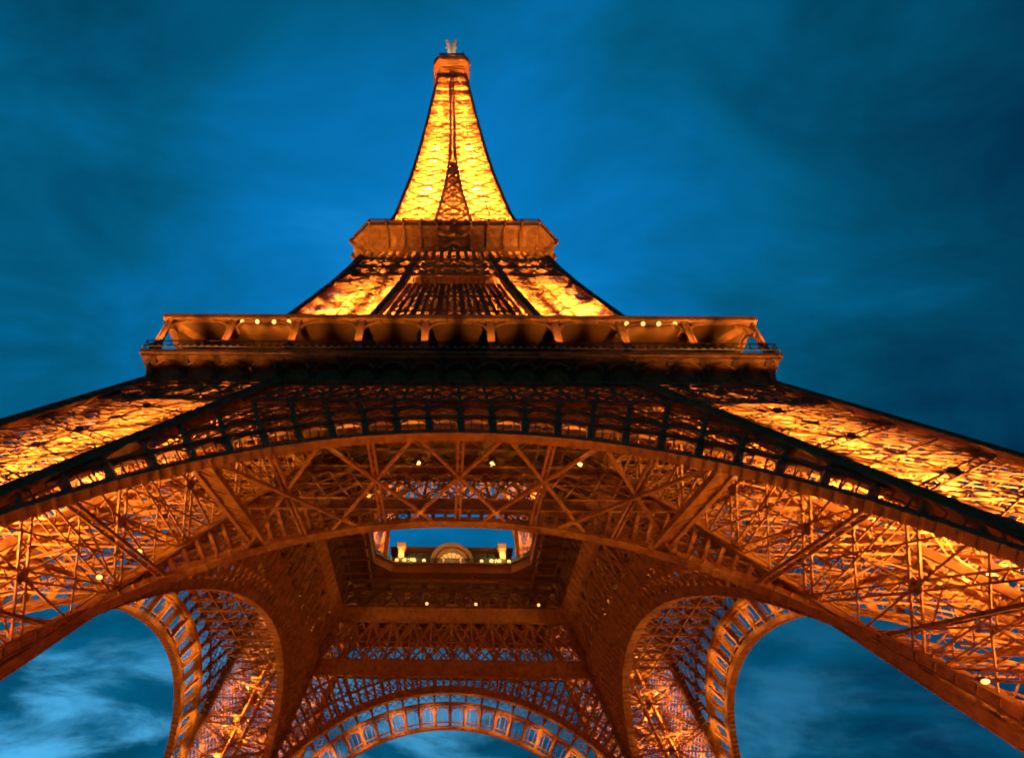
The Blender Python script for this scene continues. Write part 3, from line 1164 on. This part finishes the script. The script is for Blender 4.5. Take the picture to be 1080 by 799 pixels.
for k in range(1, 8):
    a = math.pi * k / 8
    m.bar((-math.cos(a) * .8, -1.97, 3.4 + math.sin(a) * .8), (-math.cos(a) * 2.7, -1.97, 3.4 + math.sin(a) * 2.7), 0.12, 0.1, (0, -1, 0))
for x in (-1.8, -.6, .6, 1.8):
    m.bar((x, -1.9, .05), (x, -1.9, 3.4), 0.12, 0.12, (0, -1, 0))
m.build('glazing_bars', IRON_SHADED, pav)
for x in (-9.6, 9.6):
    glow_light((x, 14.2, 60.8), 420, 0.3)
glow_light((0, 15.2, 60.0), 200, 0.3)

for sgn, nm in ((-1, 'left'), (1, 'right')):
    sp = thing('side_pavilion', 'dark glass walled pavilion along the %s edge of the central opening' % nm, 'pavilion', (sgn * 19, 4, 57.1), 'side pavilions')
    m = MB(); m.box((-2.0, -12, 0.02), (2.5, 12, 4.6)); m.build('hall', IRON_SHADED, sp)
    m = MB(); m.loft([[(-2.9, -12.6, 5.6), (2.9, -12.6, 5.6), (2.9, 12.6, 5.6), (-2.9, 12.6, 5.6)], [(-2.4, -12, 6.2), (2.4, -12, 6.2), (2.4, 12, 6.2), (-2.4, 12, 6.2)]]); m.build('roof', IRON_SHADED, sp)
    m = MB()
    for k in range(12):
        m.bar((-sgn * 2.1, -11.9 + k * 2, 2.9), (-sgn * 2.1, -10.2 + k * 2, 2.9), 5.0, 0.06, (1, 0, 0))
    m.build('glass_wall', GLASS, sp)
    m = MB()
    for k in range(13):
        m.bar((-sgn * 2.2, -12 + k * 2, 0.1), (-sgn * 2.2, -12 + k * 2, 5.6), 0.2, 0.2, (1, 0, 0))
    m.build('mullions', IRON, sp)

# bright projectors seen inside the legs
for loc, d, lab in (((36.4, -40.4, 17.6), (-.3, -.3, -.9), 'large lit projector low inside the right leg near the frame edge'),
                    ((-29.5, -35.5, 30.2), (.3, -.4, -.8), 'upper of two lit projectors inside the left leg beside the arch'),
                    ((-31.5, -36.5, 27.0), (.3, -.4, -.8), 'lower of two lit projectors inside the left leg beside the arch')):
    fixture('flood', 'projector', loc, d, lab, 'projector', 'projectors inside the legs', 0.75)

# ------------------------------------------------------------------ floodlighting
DEEP = (1.0, 0.27, 0.02)  # reddened light for the spots added to the dim parts
GOLD = (1.0, 0.51, 0.11)
# projectors standing in the legs, shining up
for sx in (-1, 1):
    for sy in (-1, 1):
        fr = 1.0 if sy < 0 else 0.6
        for z, p in ((3, 85e3), (9, 76e3), (15, 62e3), (20.5, 56e3), (26, 50e3), (31, 42e3), (36, 30e3), (41, 17e3), (45, 7e3)):
            c = (w(z) + v(z)) / 2
            for ox, oy in ((3.6, 3.6), (-2.5, 4.5), (4.5, -2.5)):
                spot((sx * (c + ox), sy * (c + oy), z), (-sx * .45, -sy * .45, 1), p * fr * 0.95, 76, blend=.9, size=.4, color=GOLD)
        fr = 1.0 if sy < 0 else 0.1
        for z, p in ((64.5, 560e3), (75, 420e3), (86, 230e3), (97, 60e3)):
            c = (w(z) + v(z)) / 2
            spot((sx * c, sy * c, z), (-sx * .28, -sy * .28, 1), p * fr * 1.15, 140, color=GOLD)
        z = 119.5
        while z < 272:
            c = (w(z) + v(z)) / 2
            p = (1.0e3 if z < 150 else 1.5e3 if z < 200 else 2.5e3) * (w(z) - v(z)) ** 2
            spot((sx * c, sy * c, z), (-sx * .08, -sy * .08, 1), p, 150)
            z += 9.0 if z < 180 else 12.0
for q in range(4):
    rot = QUARTERS[q]
    # unseen spots added to brighten the undersides of the second and summit galleries
    for x, p in ((-16.5, 5.5e3), (-11, 2.4e3), (11, 2.4e3), (16.5, 5.5e3)):
        spot(rot((x, -23.6, 106)), rot((0, .22, 1)), p * .7, 100, size=.2)
    for x in (-4.5, 4.5):
        spot(rot((x, -9.0, 262)), rot((0, .06, 1)), 9e3, 80, size=.2)
    spot(rot((0, -9, 290)), rot((0, .25, 1)), 26e3, 60, size=.2, color=(1, .66, .42))  # unseen warm spot added to tint the antenna
    # unseen spots added to lift the dark outer bars of the spire
    for x in (-7, 0, 7):
        spot(rot((x, -19.5, 119.2)), rot((-x * .12, 3.6, 40)), 20e3, 50, size=.3)
    # unseen red spot added to brighten the outward-facing screen between the upper legs
    spot(rot((0, -32.5, 65.5)), rot((0, 8, 26)), 9e3, 40, size=.3, color=DEEP)
    # extra spots added outside the frieze to light the cornice ends
    for x, p in ((-35.5, 300), (-31.5, 240), (-27.5, 160), (-23.5, 80), (23.5, 80), (27.5, 160), (31.5, 240), (35.5, 300)):
        spot(rot((x, -38.5, 53.2)), rot((0, .02, 1)), p, 110, size=.15)
    # uplights at the feet of the gallery columns
    for i in range(10):
        x = -HR + 0.9 + (2 * HR - 1.8) * i / 9
        edge = 0.7 + 0.6 * (abs(x) / HR) ** 2
        spot(rot((x, -38.9, 57.3)), rot((0, .24, 1)), 2400 * edge, 72, size=.12)
    # small projectors along the arch, on the inner side of the ring
    for dg in (-64, -54, -44, -34, -24, -14, -5, 5, 14, 24, 34, 44, 54, 64):
        if q == 0 and abs(dg) > 40:
            continue
        th = R(dg)
        a_ = pout(th, RO + 1.6, -2.6)
        spot(rot(a_), rot(pout(th, RO + 2.2, .5) - a_), 850 * (.75 + .5 * abs(dg) / 64), 150, size=.15, color=GOLD)
        a_ = pinn(th, RI - 1.6, 2.4)  # unseen spot added to brighten the edge of the inner rib
        spot(rot(a_), rot(pinn(th, RI + .3, 0) - a_), 170, 110, size=.15)
    # unseen red spot added at ground level to brighten the arch soffit
    spot(rot((0, -47, 1.5)), rot((0, 4, 37)), 11e3, 50, color=DEEP)
    # grazing spots added at the arch springing to brighten ring and rib edges
    for x in (-1, 1):
        a_ = pout(x * R(66), RO + 1.0, -3.0); b_ = pout(x * R(5), RO + 1.5, -.5)
        spot(rot(a_), rot(b_ - a_), 10e3, 46, color=LAMP)
        a_ = pinn(x * R(64), RI - 1.2, 2.0); b_ = pinn(x * R(8), RI, .3)
        spot(rot(a_), rot(b_ - a_), 1.2e3, 44, color=LAMP)
        # unseen red fill added at ground level for the dim vault
        spot(rot((x * 34, -48, 1.5)), rot((-x * 34 * .4, 19, 40)), 8.5e3, 120, color=DEEP)
